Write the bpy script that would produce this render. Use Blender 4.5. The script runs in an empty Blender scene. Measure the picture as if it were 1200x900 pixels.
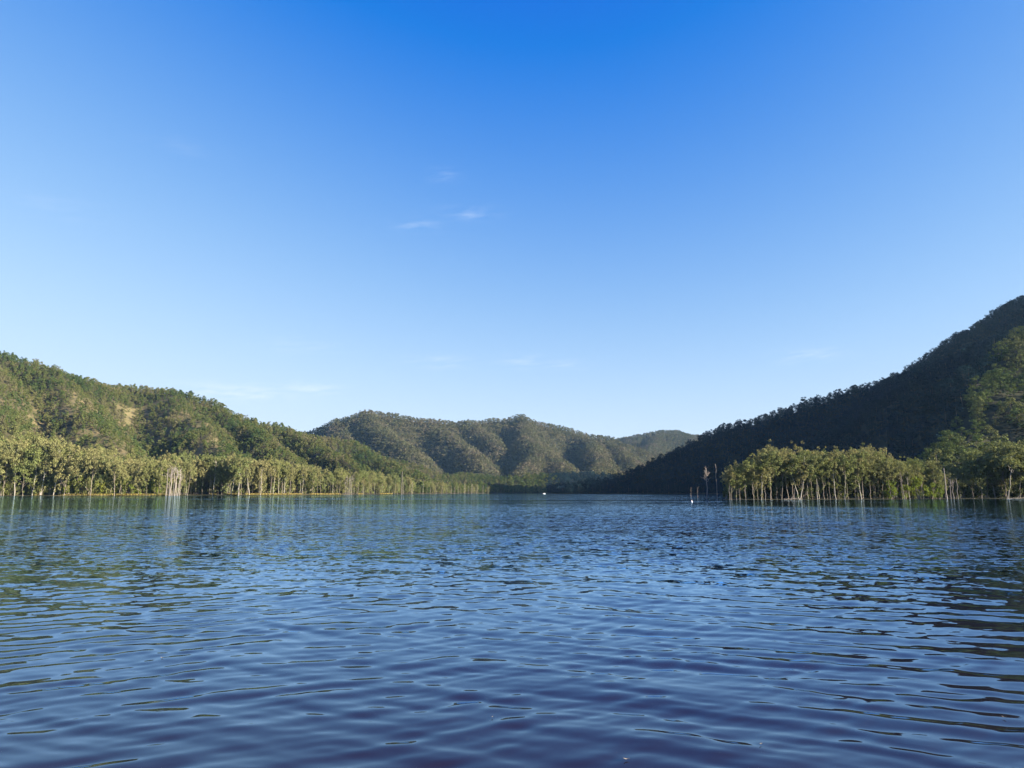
import bpy, math, random
import numpy as np

# ------------------------------------------------------------------ camera, sky, sun, exposure
S = bpy.context.scene
COL = S.collection
R = math.radians
CAM_H = 2.5
PITCH = math.atan(126 / 800)
SUN_AZ, SUN_EL = 109.0, 18.5          # degrees clockwise from the view direction, above the horizon

cd = bpy.data.cameras.new('camera')
cd.lens = 24.0; cd.sensor_width = 36.0
cd.clip_start = 0.1; cd.clip_end = 40000
cam = bpy.data.objects.new('camera', cd)
COL.objects.link(cam)
cam.location = (0, 0, CAM_H)
cam.rotation_euler = (math.pi / 2 + PITCH, 0, 0)
S.camera = cam

world = bpy.data.worlds.new('World')
S.world = world
world.use_nodes = True
wt = world.node_tree
wt.nodes.clear()
wo = wt.nodes.new('ShaderNodeOutputWorld')
bg = wt.nodes.new('ShaderNodeBackground')
sky = wt.nodes.new('ShaderNodeTexSky')
sky.sky_type = 'NISHITA'
sky.sun_disc = False
sky.sun_elevation = R(SUN_EL)
sky.sun_rotation = R(SUN_AZ)
sky.altitude = 300
sky.air_density = 1.0
sky.dust_density = 0.2
sky.ozone_density = 3.0
bg.inputs['Strength'].default_value = 0.0621
def wm(op, a, b=None, c=None):
    n = wt.nodes.new('ShaderNodeMath'); n.operation = op
    for i, v in enumerate((a, b, c)):
        if v is None: continue
        if isinstance(v, (int, float)): n.inputs[i].default_value = v
        else: wt.links.new(v, n.inputs[i])
    return n.outputs[0]
# deep polarised blue: the clear sky's colour with the response of the photograph
sr = wt.nodes.new('ShaderNodeSeparateColor'); wt.links.new(sky.outputs[0], sr.inputs[0])
cr = wt.nodes.new('ShaderNodeCombineColor')
def sat(v, off, top, k):
    return wm('MAXIMUM', wm('MULTIPLY', wm('SUBTRACT', 1.0, wm('POWER', 2.71828, wm('DIVIDE', wm('SUBTRACT', off, v), k))), top), 0.03)
wt.links.new(sat(sr.outputs[0], 0.60, 2.9, 1.45), cr.inputs[0])
wt.links.new(sat(sr.outputs[1], 0.70, 3.45, 1.9), cr.inputs[1])
wt.links.new(wm('MULTIPLY', wm('POWER', sr.outputs[2], 0.323), 2.19), cr.inputs[2])
# thin wisps of cirrus, fixed in sky direction
tc = wt.nodes.new('ShaderNodeTexCoord')
sp = wt.nodes.new('ShaderNodeSeparateXYZ'); wt.links.new(tc.outputs['Generated'], sp.inputs[0])
az = wm('ARCTAN2', sp.outputs[0], sp.outputs[1])
elv = wm('ARCSINE', sp.outputs[2])
cx_ = wt.nodes.new('ShaderNodeCombineXYZ')
wt.links.new(wm('MULTIPLY', az, 20.0), cx_.inputs[0])
wt.links.new(wm('MULTIPLY', wm('ADD', elv, wm('MULTIPLY', az, -0.10)), 130.0), cx_.inputs[1])
wn = wt.nodes.new('ShaderNodeTexNoise'); wn.inputs['Scale'].default_value = 1.0; wn.inputs['Detail'].default_value = 6; wn.inputs['Roughness'].default_value = 0.6
wt.links.new(cx_.outputs[0], wn.inputs['Vector'])
def spot(a0, e0, wa, we):
    a = wm('DIVIDE', wm('SUBTRACT', az, a0), wa); e = wm('DIVIDE', wm('SUBTRACT', elv, e0), we)
    return wm('POWER', 2.718, wm('MULTIPLY', -1.0, wm('ADD', wm('MULTIPLY', a, a), wm('MULTIPLY', e, e))))
SPOTS = []
for (px, py, wpx, wp, k) in [(285, 460, 56, 8, 1.0), (360, 455, 30, 6, .8), (552, 250, 30, 8, .26), (490, 264, 24, 7, .24), (520, 206, 16, 7, .25),
                            (516, 424, 34, 7, .35), (612, 424, 28, 8, .3), (662, 428, 26, 6, .3), (948, 416, 32, 7, .4), (70, 243, 40, 12, .09),
                            (350, 405, 40, 8, .2), (215, 172, 40, 8, .07)]:
    vx, vu = (px - 600) / 800, (450 - py) / 800
    y = math.cos(PITCH) - vu * math.sin(PITCH); z = math.sin(PITCH) + vu * math.cos(PITCH)
    SPOTS.append(wm('MULTIPLY', spot(math.atan2(vx, y), math.atan2(z, math.hypot(vx, y)), wpx / 800, wp / 800), k))
acc = SPOTS[0]
for s_ in SPOTS[1:]: acc = wm('MAXIMUM', acc, s_)
mr = wt.nodes.new('ShaderNodeMapRange'); mr.inputs['From Min'].default_value = 0.42; mr.inputs['From Max'].default_value = 0.75
wt.links.new(wn.outputs['Fac'], mr.inputs['Value'])
cl = wm('MULTIPLY', acc, mr.outputs[0])
mixc = wt.nodes.new('ShaderNodeMix'); mixc.data_type = 'RGBA'
wt.links.new(cl, mixc.inputs['Factor'])
wt.links.new(cr.outputs[0], mixc.inputs['A'])
mixc.inputs['B'].default_value = (3.3, 3.7, 4.3, 1)
wt.links.new(mixc.outputs['Result'], bg.inputs['Color'])
wt.links.new(bg.outputs[0], wo.inputs[0])

sd = bpy.data.lights.new('sun', 'SUN')
sd.energy = 5.0; sd.angle = R(0.5); sd.color = (1.0, 0.87, 0.68)
sun = bpy.data.objects.new('sun', sd)
COL.objects.link(sun)
SUNV = np.array([math.sin(R(SUN_AZ)) * math.cos(R(SUN_EL)), math.cos(R(SUN_AZ)) * math.cos(R(SUN_EL)), math.sin(R(SUN_EL))])
from mathutils import Vector
sun.rotation_euler = Vector(SUNV).to_track_quat('Z', 'Y').to_euler()

S.view_settings.view_transform = 'Standard'
S.view_settings.look = 'None'
S.view_settings.exposure = 2.15
S.view_settings.gamma = 1.0
S.view_settings.use_curve_mapping = False
S.render.engine = 'CYCLES'
S.cycles.max_bounces = 6
S.cycles.diffuse_bounces = 2
S.cycles.glossy_bounces = 3
S.cycles.transmission_bounces = 3
S.cycles.volume_bounces = 0
S.cycles.use_denoising = True
S.cycles.denoiser = 'OPENIMAGEDENOISE'
S.cycles.denoising_input_passes = 'RGB_ALBEDO_NORMAL'
S.cycles.denoising_prefilter = 'ACCURATE'

# ------------------------------------------------------------------ helpers
def P(px, py, depth):
    """A photo pixel at a given forward distance, as a place in the valley."""
    vx, vu = (px - 600) / 800, (450 - py) / 800
    y = math.cos(PITCH) - vu * math.sin(PITCH); z = math.sin(PITCH) + vu * math.cos(PITCH)
    k = depth / y
    return (vx * k, depth, CAM_H + z * k)

def G(px, depth):
    return ((px - 600) / 800 * depth * 0.99, depth)

def arr_mesh(name, V, F, smooth=False):
    """F: (n,3) or (n,4) index array."""
    V = np.asarray(V, np.float32); F = np.asarray(F, np.int32)
    me = bpy.data.meshes.new(name)
    me.vertices.add(len(V)); me.vertices.foreach_set('co', V.ravel())
    n, k = F.shape
    me.loops.add(n * k); me.loops.foreach_set('vertex_index', F.ravel())
    me.polygons.add(n)
    me.polygons.foreach_set('loop_start', np.arange(0, n * k, k, dtype=np.int32))
    me.polygons.foreach_set('use_smooth', np.full(n, smooth, dtype=bool))
    me.update(calc_edges=True)
    return me

def link(name, me, mat=None, parent=None):
    o = bpy.data.objects.new(name, me)
    COL.objects.link(o)
    if mat and not me.materials: me.materials.append(mat)
    if parent: o.parent = parent
    return o

def tag(o, label=None, cat=None, group=None, kind=None):
    if label: o['label'] = label
    if cat: o['category'] = cat
    if group: o['group'] = group
    if kind: o['kind'] = kind
    return o

def empty(name, loc, rz=0.0, sc=1.0):
    o = bpy.data.objects.new(name, None)
    COL.objects.link(o)
    o.location = loc; o.rotation_euler = (0, 0, rz); o.scale = (sc,) * 3
    o.empty_display_size = 0.5
    return o

_lat = np.random.default_rng(5).random((256, 256))
def vnoise(x, y):
    xi = np.floor(x).astype(int); yi = np.floor(y).astype(int)
    fx = x - xi; fy = y - yi
    fx = fx * fx * (3 - 2 * fx); fy = fy * fy * (3 - 2 * fy)
    a = _lat[xi & 255, yi & 255]; b = _lat[(xi + 1) & 255, yi & 255]
    c = _lat[xi & 255, (yi + 1) & 255]; d = _lat[(xi + 1) & 255, (yi + 1) & 255]
    return (a * (1 - fx) + b * fx) * (1 - fy) + (c * (1 - fx) + d * fx) * fy
def fbm(x, y, oct=4):
    s = 0; a = 0.5
    for i in range(oct):
        s = s + a * (vnoise(x + 17.3 * i, y - 9.1 * i) - 0.5); x = x * 2.03; y = y * 2.03; a *= 0.5
    return s
def sstep(a, b, x):
    t = np.clip((x - a) / (b - a), 0, 1)   # also falls when a > b
    return t * t * (3 - 2 * t)

# ------------------------------------------------------------------ materials
def new_mat(name):
    m = bpy.data.materials.new(name); m.use_nodes = True
    nt = m.node_tree; nt.nodes.clear()
    out = nt.nodes.new('ShaderNodeOutputMaterial')
    return m, nt, out

def leaf_mat(name, cols, trans=0.3, spread=1.0):
    m, nt, out = new_mat(name)
    info = nt.nodes.new('ShaderNodeObjectInfo')
    geo = nt.nodes.new('ShaderNodeNewGeometry')
    ramp = nt.nodes.new('ShaderNodeValToRGB')
    el = ramp.color_ramp.elements
    while len(el) < len(cols): el.new(0.5)
    for i, c in enumerate(cols):
        el[i].position = i / (len(cols) - 1); el[i].color = (*c, 1)
    # stands of a kind: neighbours share their colour more than far trees do
    ns = nt.nodes.new('ShaderNodeTexNoise'); ns.inputs['Scale'].default_value = 0.016; ns.inputs['Detail'].default_value = 3
    nt.links.new(info.outputs['Location'], ns.inputs['Vector'])
    mn = nt.nodes.new('ShaderNodeMapRange'); mn.inputs['From Min'].default_value = 0.34; mn.inputs['From Max'].default_value = 0.66; mn.inputs['To Max'].default_value = 0.5
    nt.links.new(ns.outputs['Fac'], mn.inputs['Value'])
    ma = nt.nodes.new('ShaderNodeMath'); ma.operation = 'MULTIPLY_ADD'; ma.inputs[1].default_value = 0.5
    nt.links.new(info.outputs['Random'], ma.inputs[0]); nt.links.new(mn.outputs[0], ma.inputs[2])
    nt.links.new(ma.outputs[0], ramp.inputs['Fac'])
    # each spray of leaves a little lighter, darker or yellower than the next
    hsv = nt.nodes.new('ShaderNodeHueSaturation')
    mrv = nt.nodes.new('ShaderNodeMapRange'); mrv.inputs['To Min'].default_value = 1 - 0.4 * spread; mrv.inputs['To Max'].default_value = 1 + 0.45 * spread
    nt.links.new(geo.outputs['Random Per Island'], mrv.inputs['Value'])
    mrh = nt.nodes.new('ShaderNodeMapRange'); mrh.inputs['To Min'].default_value = 0.485; mrh.inputs['To Max'].default_value = 0.515
    nt.links.new(geo.outputs['Random Per Island'], mrh.inputs['Value'])
    nt.links.new(mrv.outputs[0], hsv.inputs['Value']); nt.links.new(mrh.outputs[0], hsv.inputs['Hue'])
    nt.links.new(ramp.outputs[0], hsv.inputs['Color'])
    d = nt.nodes.new('ShaderNodeBsdfDiffuse'); t = nt.nodes.new('ShaderNodeBsdfTranslucent')
    mx = nt.nodes.new('ShaderNodeMixShader'); mx.inputs[0].default_value = trans
    nt.links.new(hsv.outputs[0], d.inputs[0]); nt.links.new(hsv.outputs[0], t.inputs[0])
    nt.links.new(d.outputs[0], mx.inputs[1]); nt.links.new(t.outputs[0], mx.inputs[2])
    nt.links.new(mx.outputs[0], out.inputs[0])
    return m

def bark_mat(name, c1, c2):
    m, nt, out = new_mat(name)
    b = nt.nodes.new('ShaderNodeBsdfPrincipled'); b.inputs['Roughness'].default_value = 0.9
    t = nt.nodes.new('ShaderNodeTexCoord'); n = nt.nodes.new('ShaderNodeTexNoise')
    mp = nt.nodes.new('ShaderNodeMapping'); mp.inputs['Scale'].default_value = (3, 3, 0.5)
    nt.links.new(t.outputs['Object'], mp.inputs[0]); nt.links.new(mp.outputs[0], n.inputs['Vector'])
    n.inputs['Scale'].default_value = 1.2; n.inputs['Detail'].default_value = 4
    r = nt.nodes.new('ShaderNodeValToRGB'); r.color_ramp.elements[0].position = 0.35; r.color_ramp.elements[1].position = 0.65
    r.color_ramp.elements[0].color = (*c1, 1); r.color_ramp.elements[1].color = (*c2, 1)
    nt.links.new(n.outputs['Fac'], r.inputs[0])
    info = nt.nodes.new('ShaderNodeObjectInfo')
    mr_ = nt.nodes.new('ShaderNodeMapRange'); mr_.inputs['To Min'].default_value = 0.7; mr_.inputs['To Max'].default_value = 1.2
    nt.links.new(info.outputs['Random'], mr_.inputs[0])
    h = nt.nodes.new('ShaderNodeHueSaturation'); nt.links.new(r.outputs[0], h.inputs['Color']); nt.links.new(mr_.outputs[0], h.inputs['Value'])
    nt.links.new(h.outputs[0], b.inputs['Base Color']); nt.links.new(b.outputs[0], out.inputs[0])
    return m

def plain_mat(name, col, rough=0.6, metal=0.0):
    m, nt, out = new_mat(name)
    b = nt.nodes.new('ShaderNodeBsdfPrincipled'); b.inputs['Roughness'].default_value = rough; b.inputs['Metallic'].default_value = metal
    n = nt.nodes.new('ShaderNodeTexNoise'); n.inputs['Scale'].default_value = 6
    h = nt.nodes.new('ShaderNodeHueSaturation'); h.inputs['Color'].default_value = (*col, 1)
    mr_ = nt.nodes.new('ShaderNodeMapRange'); mr_.inputs['To Min'].default_value = 0.85; mr_.inputs['To Max'].default_value = 1.1
    nt.links.new(n.outputs['Fac'], mr_.inputs[0]); nt.links.new(mr_.outputs[0], h.inputs['Value'])
    nt.links.new(h.outputs[0], b.inputs['Base Color']); nt.links.new(b.outputs[0], out.inputs[0])
    return m

M_GUM = leaf_mat('gum_leaves', [(0.124, 0.139, 0.060), (0.164, 0.167, 0.065), (0.137, 0.159, 0.057), (0.191, 0.177, 0.082), (0.120, 0.143, 0.055), (0.152, 0.169, 0.080)], 0.25)
M_BUSH = leaf_mat('wattle_leaves', [(0.102, 0.138, 0.026), (0.132, 0.162, 0.030), (0.144, 0.150, 0.030)], 0.4)
M_FOREST = leaf_mat('forest_leaves', [(0.034, 0.059, 0.026), (0.044, 0.071, 0.028), (0.057, 0.082, 0.028), (0.079, 0.097, 0.033), (0.101, 0.107, 0.041), (0.113, 0.108, 0.058), (0.138, 0.123, 0.077)], 0.15)
M_FAR = leaf_mat('far_forest_leaves', [(0.057, 0.067, 0.043), (0.075, 0.082, 0.044), (0.090, 0.091, 0.051), (0.109, 0.098, 0.065), (0.127, 0.108, 0.085)], 0.15)
M_DARK = leaf_mat('shade_tinted_leaves', [(0.009, 0.024, 0.034), (0.014, 0.032, 0.038), (0.012, 0.027, 0.041), (0.022, 0.039, 0.058)], 0.15)  # shade of the right hill painted in as darker, bluer leaves
M_BARK = bark_mat('gum_bark', (0.13, 0.105, 0.085), (0.29, 0.25, 0.21))
M_STEM = bark_mat('hill_stem_bark', (0.035, 0.03, 0.027), (0.085, 0.075, 0.065))
M_DEAD = bark_mat('bleached_wood', (0.145, 0.125, 0.113), (0.245, 0.218, 0.20))
M_WHITEBARK = bark_mat('white_gum_bark', (0.20, 0.182, 0.16), (0.32, 0.30, 0.27))

# ------------------------------------------------------------------ terrain
LAKE = [G(-260, 330), G(-100, 385), G(0, 400), G(60, 404), G(110, 402), G(200, 415), G(240, 452), G(280, 445), G(370, 490), G(410, 520), G(450, 580), G(490, 650),
        G(520, 720), G(545, 800), G(572, 880), G(600, 1010), (20, 1060), (50, 1060), G(646, 960), G(648, 800), G(670, 755), G(720, 735), G(770, 715), G(815, 690), G(850, 640), G(900, 540), G(985, 430),
        G(1000, 360), G(930, 330), G(870, 290), G(842, 230), G(848, 211), G(900, 210), G(1000, 219), G(1100, 230), G(1150, 241), G(1200, 235), G(1300, 221),
        (215, 130), (260, 20), (200, -40), (0, -60), (-300, -60), (-420, 0), (-430, 150)]
LK = np.array(LAKE)
def lake_dist(X, Y):
    """Distance to the shoreline, positive on land."""
    d2 = np.full(X.shape, 1e18); inside = np.zeros(X.shape, bool)
    n = len(LK)
    for i in range(n):
        (x0, y0), (x1, y1) = LK[i], LK[(i + 1) % n]
        dx, dy = x1 - x0, y1 - y0
        t = np.clip(((X - x0) * dx + (Y - y0) * dy) / (dx * dx + dy * dy), 0, 1)
        d2 = np.minimum(d2, (X - x0 - t * dx) ** 2 + (Y - y0 - t * dy) ** 2)
        if dy != 0:
            c = ((y0 > Y) != (y1 > Y)) & (X < (x1 - x0) * (Y - y0) / dy + x0)
            inside ^= c
    d = np.sqrt(d2)
    return np.where(inside, -d, d)

CAN = 9   # canopy on the ridges, taken off the skyline of the ground
def ridge(*pts, can=CAN):
    return [(P(a, b, c)[0], c, max(P(a, b, c)[2] - can, 2)) for a, b, c in pts]
RIDGES = [
    # near left hill: skyline, then spurs down to the shore flat
    (ridge((-420, 300, 800), (-120, 385, 830), (0, 411, 860), (30, 420, 860), (60, 430, 850), (100, 443, 900), (145, 453, 1000)), 0.95, 30),
    (ridge((60, 430, 850), (95, 462, 740), (130, 495, 640), (160, 528, 560)), 0.95, 8),
    (ridge((-20, 406, 860), (-5, 440, 720), (5, 480, 600), (20, 515, 520)), 0.95, 8),
    (ridge((-200, 360, 830), (-120, 430, 680), (-60, 490, 560)), 0.95, 8),
    # second left hill
    (ridge((145, 453, 1000), (190, 453, 980), (215, 455, 960), (240, 464, 950), (280, 478, 960), (330, 494, 1000), (370, 505, 1050), (420, 519, 1100), (470, 536, 1140), (520, 552, 1180), (570, 564, 1220)), 0.90, 26),
    (ridge((200, 453, 970), (225, 478, 840), (255, 505, 720), (300, 540, 610)), 0.95, 8),
    (ridge((255, 468, 950), (290, 492, 850), (330, 518, 750), (365, 543, 660)), 0.95, 8),
    (ridge((330, 494, 1000), (365, 512, 900), (410, 536, 780), (440, 552, 700)), 0.95, 8),
    (ridge((410, 516, 1090), (450, 536, 980), (490, 552, 880), (520, 563, 800)), 0.7, 10),
    # far mountain
    (ridge((300, 530, 2050), (350, 508, 2050), (375, 500, 2000), (400, 489, 2000), (430, 481, 1980), (460, 485, 1980), (500, 492, 2000), (540, 494, 2020), (575, 495, 2040), (598, 491, 2050), (613, 488, 2050), (630, 494, 2060), (660, 499, 2080), (690, 506, 2100), (715, 513, 2120), (740, 522, 2130), (800, 540, 2150)), 0.85, 26),
    (ridge((430, 481, 1980), (437, 490, 1890), (462, 508, 1740), (490, 536, 1520)), 0.95, 16),
    (ridge((392, 491, 2000), (405, 505, 1850), (425, 524, 1680)), 0.95, 12),
    (ridge((505, 493, 2000), (515, 502, 1930), (546, 520, 1760), (566, 545, 1500)), 0.92, 18),
    (ridge((545, 494, 2020), (572, 506, 1900), (584, 516, 1800)), 1.0, 12),
    (ridge((613, 488, 2050), (617, 500, 1930), (628, 522, 1720), (615, 553, 1440)), 0.90, 20),
    (ridge((628, 522, 1720), (652, 538, 1600), (664, 553, 1450)), 0.85, 12),
    (ridge((668, 501, 2080), (694, 515, 1950), (704, 536, 1720), (690, 556, 1480)), 0.92, 18),
    (ridge((700, 510, 2110), (728, 524, 1960), (742, 538, 1780)), 0.8, 16),
    (ridge((540, 552, 1250), (590, 556, 1230), (640, 554, 1260), (690, 553, 1330), (740, 552, 1400)), 0.30, 20),
    # farther mountain on the right of it
    (ridge((690, 522, 2900), (720, 514, 2850), (750, 508, 2800), (790, 503, 2800), (812, 509, 2800), (850, 520, 2800), (950, 540, 2800)), 0.50, 26),
    (ridge((780, 504, 2800), (765, 522, 2550), (750, 540, 2300)), 0.6, 16),
    # right hill
    (ridge((1500, 210, 760), (1300, 282, 720), (1200, 345, 720), (1150, 376, 760), (1100, 410, 800), (1080, 424, 830), (1050, 435, 880), can=17), 0.70, 20),
    (ridge((1050, 435, 880), (1000, 449, 875), (950, 465, 885), (900, 482, 875), (860, 498, 860), (820, 515, 842), (780, 532, 826), (740, 547, 812), (700, 560, 800), (660, 571, 792)), 0.66, 16),
    # its near spur, lit, running down to the flooded flat
    (ridge((1420, 290, 560), (1290, 338, 520), (1200, 380, 480), (1150, 432, 430), (1107, 478, 385), (1060, 506, 345), (1017, 522, 320)), 0.62, 10),
    (ridge((1480, 440, 430), (1330, 490, 380), (1230, 540, 330)), 0.60, 10),
    # unseen hill added right of the frame, shaped to shade the right stand
    ([(415, 40, 106), (454, 55, 126), (529, 72, 134), (575, 84, 146)], 0.72, 15),
    # country behind the viewer
    ([(-500, -300, 60), (0, -400, 50), (500, -300, 60)], 0.3, 30),
]

def terrain(X, Y):
    X = np.asarray(X, float); Y = np.asarray(Y, float)
    sd_ = lake_dist(X, Y)
    wf = np.where(Y > 1330, 1.8, 1.0); wx = X + 26 * wf * fbm(X / 90 / wf, Y / 90 / wf + 40); wy = Y + 26 * wf * fbm(X / 90 / wf + 70, Y / 90 / wf)
    hs_ = []
    for pts, sl, rr in RIDGES:
        best = np.full(X.shape, -1e9)
        for (x0, y0, z0), (x1, y1, z1) in zip(pts[:-1], pts[1:]):
            dx, dy = x1 - x0, y1 - y0
            t = np.clip(((wx - x0) * dx + (wy - y0) * dy) / (dx * dx + dy * dy), 0, 1)
            d = np.sqrt((wx - x0 - t * dx) ** 2 + (wy - y0 - t * dy) ** 2)
            best = np.maximum(best, z0 + t * (z1 - z0) - sl * (np.sqrt(d * d + rr * rr) - rr))
        hs_.append(best)
    H = np.array(hs_); m = H.max(0)
    k = 5.0
    hill = m + k * np.log(np.exp(np.clip((H - m) / k, -40, 0)).sum(0)) - k * 0.4
    hill = hill + (22 * fbm(X / 60, Y / 60, 4) + 30 * fbm(X / 190 + 9, Y / 190)) * np.clip(hill / 90, 0, 1) * 0.6
    spit = sstep(400, 300, Y) * sstep(40, 60, X) * sstep(235, 175, X)
    w = np.where(X < -20, 55.0, 10.0 + 35.0 * spit)
    base = (0.035 - 0.03 * spit) * np.minimum(np.maximum(sd_, 0), w) + 0.3 - 0.22 * spit + 0.5 * fbm(X / 25, Y / 25) * np.clip(sd_ / 10, 0, 1)
    w = np.where(X > 60, np.maximum(w, 26.0 * sstep(440, 380, Y)), w)
    cap = base + np.where(X > 150, 0.95, 0.55) * np.maximum(0, sd_ - w)
    z = np.minimum(np.maximum(hill, base), cap)
    return np.where(sd_ > 0, np.maximum(z, (0.06 - 0.05 * spit) * np.minimum(sd_, 6)), np.maximum(-6.0, 0.12 * sd_)), sd_

def grow(a, b, step, g=1.25):
    out = [a]
    while out[-1] < b: out.append(out[-1] + step); step *= g
    return out
gx = np.array(sorted([-v for v in grow(1300, 9000, 12)] + list(np.arange(-1290, 1290, 7.5)) + grow(1300, 9000, 12)))
gy = np.array(sorted([-v for v in grow(70, 4000, 12)] + list(np.arange(-60, 1300, 7.5)) + list(np.arange(1300, 2995, 12)) + grow(3000, 9000, 12)))
TX, TY = np.meshgrid(gx, gy)
TZ, TD = terrain(TX, TY)
def grid_faces(nr, nc):
    i = np.arange(nr * nc).reshape(nr, nc)
    return np.stack([i[:-1, :-1], i[:-1, 1:], i[1:, 1:], i[1:, :-1]], -1).reshape(-1, 4)
tme = arr_mesh('terrain', np.stack([TX, TY, TZ], -1).reshape(-1, 3), grid_faces(len(gy), len(gx)), True)
# where the dry open slopes are (thin soil and cured grass, few trees)
BARE = [(P(95, 470, 740), 40), (P(125, 492, 650), 38), (P(150, 510, 600), 25), (P(185, 478, 850), 32), (P(165, 470, 900), 25), (P(75, 450, 780), 25),
        (P(235, 485, 830), 26), (P(268, 505, 730), 28)]
def bareness(X, Y):
    b = np.zeros(np.shape(X))
    for (x, y, z), r in BARE:
        r = r * 0.85; b = np.maximum(b, np.exp(-((X - x) ** 2 + ((Y - y) * 0.6) ** 2) / (2 * r * r)))
    return np.clip(b * (1.0 + 2.2 * fbm(X / 18, Y / 18)), 0, 1)
bat = tme.attributes.new('dry_grass', 'FLOAT', 'POINT')
TPX = 600 + 800 * TX / np.maximum(TY, 1)
strip = np.clip(sstep(40, 75, TPX) * sstep(205, 190, TPX) + sstep(285, 300, TPX) * sstep(420, 380, TPX) + 0.35 * vnoise(TPX / 9, TY * 0), 0, 1)
dry = np.maximum(bareness(TX, TY), ((TD > 1.2) & (TX < -20)) * (1 - sstep(6, 30, TD)) * strip)
bat.data.foreach_set('value', dry.astype(np.float32).ravel())
m, nt, out = new_mat('hill_soil')
b = nt.nodes.new('ShaderNodeBsdfPrincipled'); b.inputs['Roughness'].default_value = 1.0; b.inputs['Specular IOR Level'].default_value = 0.1
geo = nt.nodes.new('ShaderNodeNewGeometry')
n1 = nt.nodes.new('ShaderNodeTexNoise'); n1.inputs['Scale'].default_value = 0.06; n1.inputs['Detail'].default_value = 6
nt.links.new(geo.outputs['Position'], n1.inputs['Vector'])
rp = nt.nodes.new('ShaderNodeValToRGB'); rp.color_ramp.elements[0].position = .35; rp.color_ramp.elements[1].position = .68
rp.color_ramp.elements[0].color = (0.018, 0.022, 0.012, 1); rp.color_ramp.elements[1].color = (0.045, 0.042, 0.024, 1)  # ground darkened so gaps between crowns read as shade
nt.links.new(n1.outputs['Fac'], rp.inputs[0])
n2 = nt.nodes.new('ShaderNodeTexNoise'); n2.inputs['Scale'].default_value = 0.22; n2.inputs['Detail'].default_value = 5
nt.links.new(geo.outputs['Position'], n2.inputs['Vector'])
rp2 = nt.nodes.new('ShaderNodeValToRGB'); rp2.color_ramp.elements[0].position = .35; rp2.color_ramp.elements[1].position = .65
rp2.color_ramp.elements[0].color = (0.09, 0.09, 0.04, 1); rp2.color_ramp.elements[1].color = (0.165, 0.13, 0.07, 1)
nt.links.new(n2.outputs['Fac'], rp2.inputs[0])
at = nt.nodes.new('ShaderNodeAttribute'); at.attribute_name = 'dry_grass'
mx = nt.nodes.new('ShaderNodeMix'); mx.data_type = 'RGBA'
nt.links.new(at.outputs['Fac'], mx.inputs['Factor']); nt.links.new(rp.outputs[0], mx.inputs['A']); nt.links.new(rp2.outputs[0], mx.inputs['B'])
nt.links.new(mx.outputs['Result'], b.inputs['Base Color']); nt.links.new(b.outputs[0], out.inputs[0])
tag(link('terrain', tme, m), 'hilly ground and lake bed under the forest', 'terrain', kind='structure')

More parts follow.
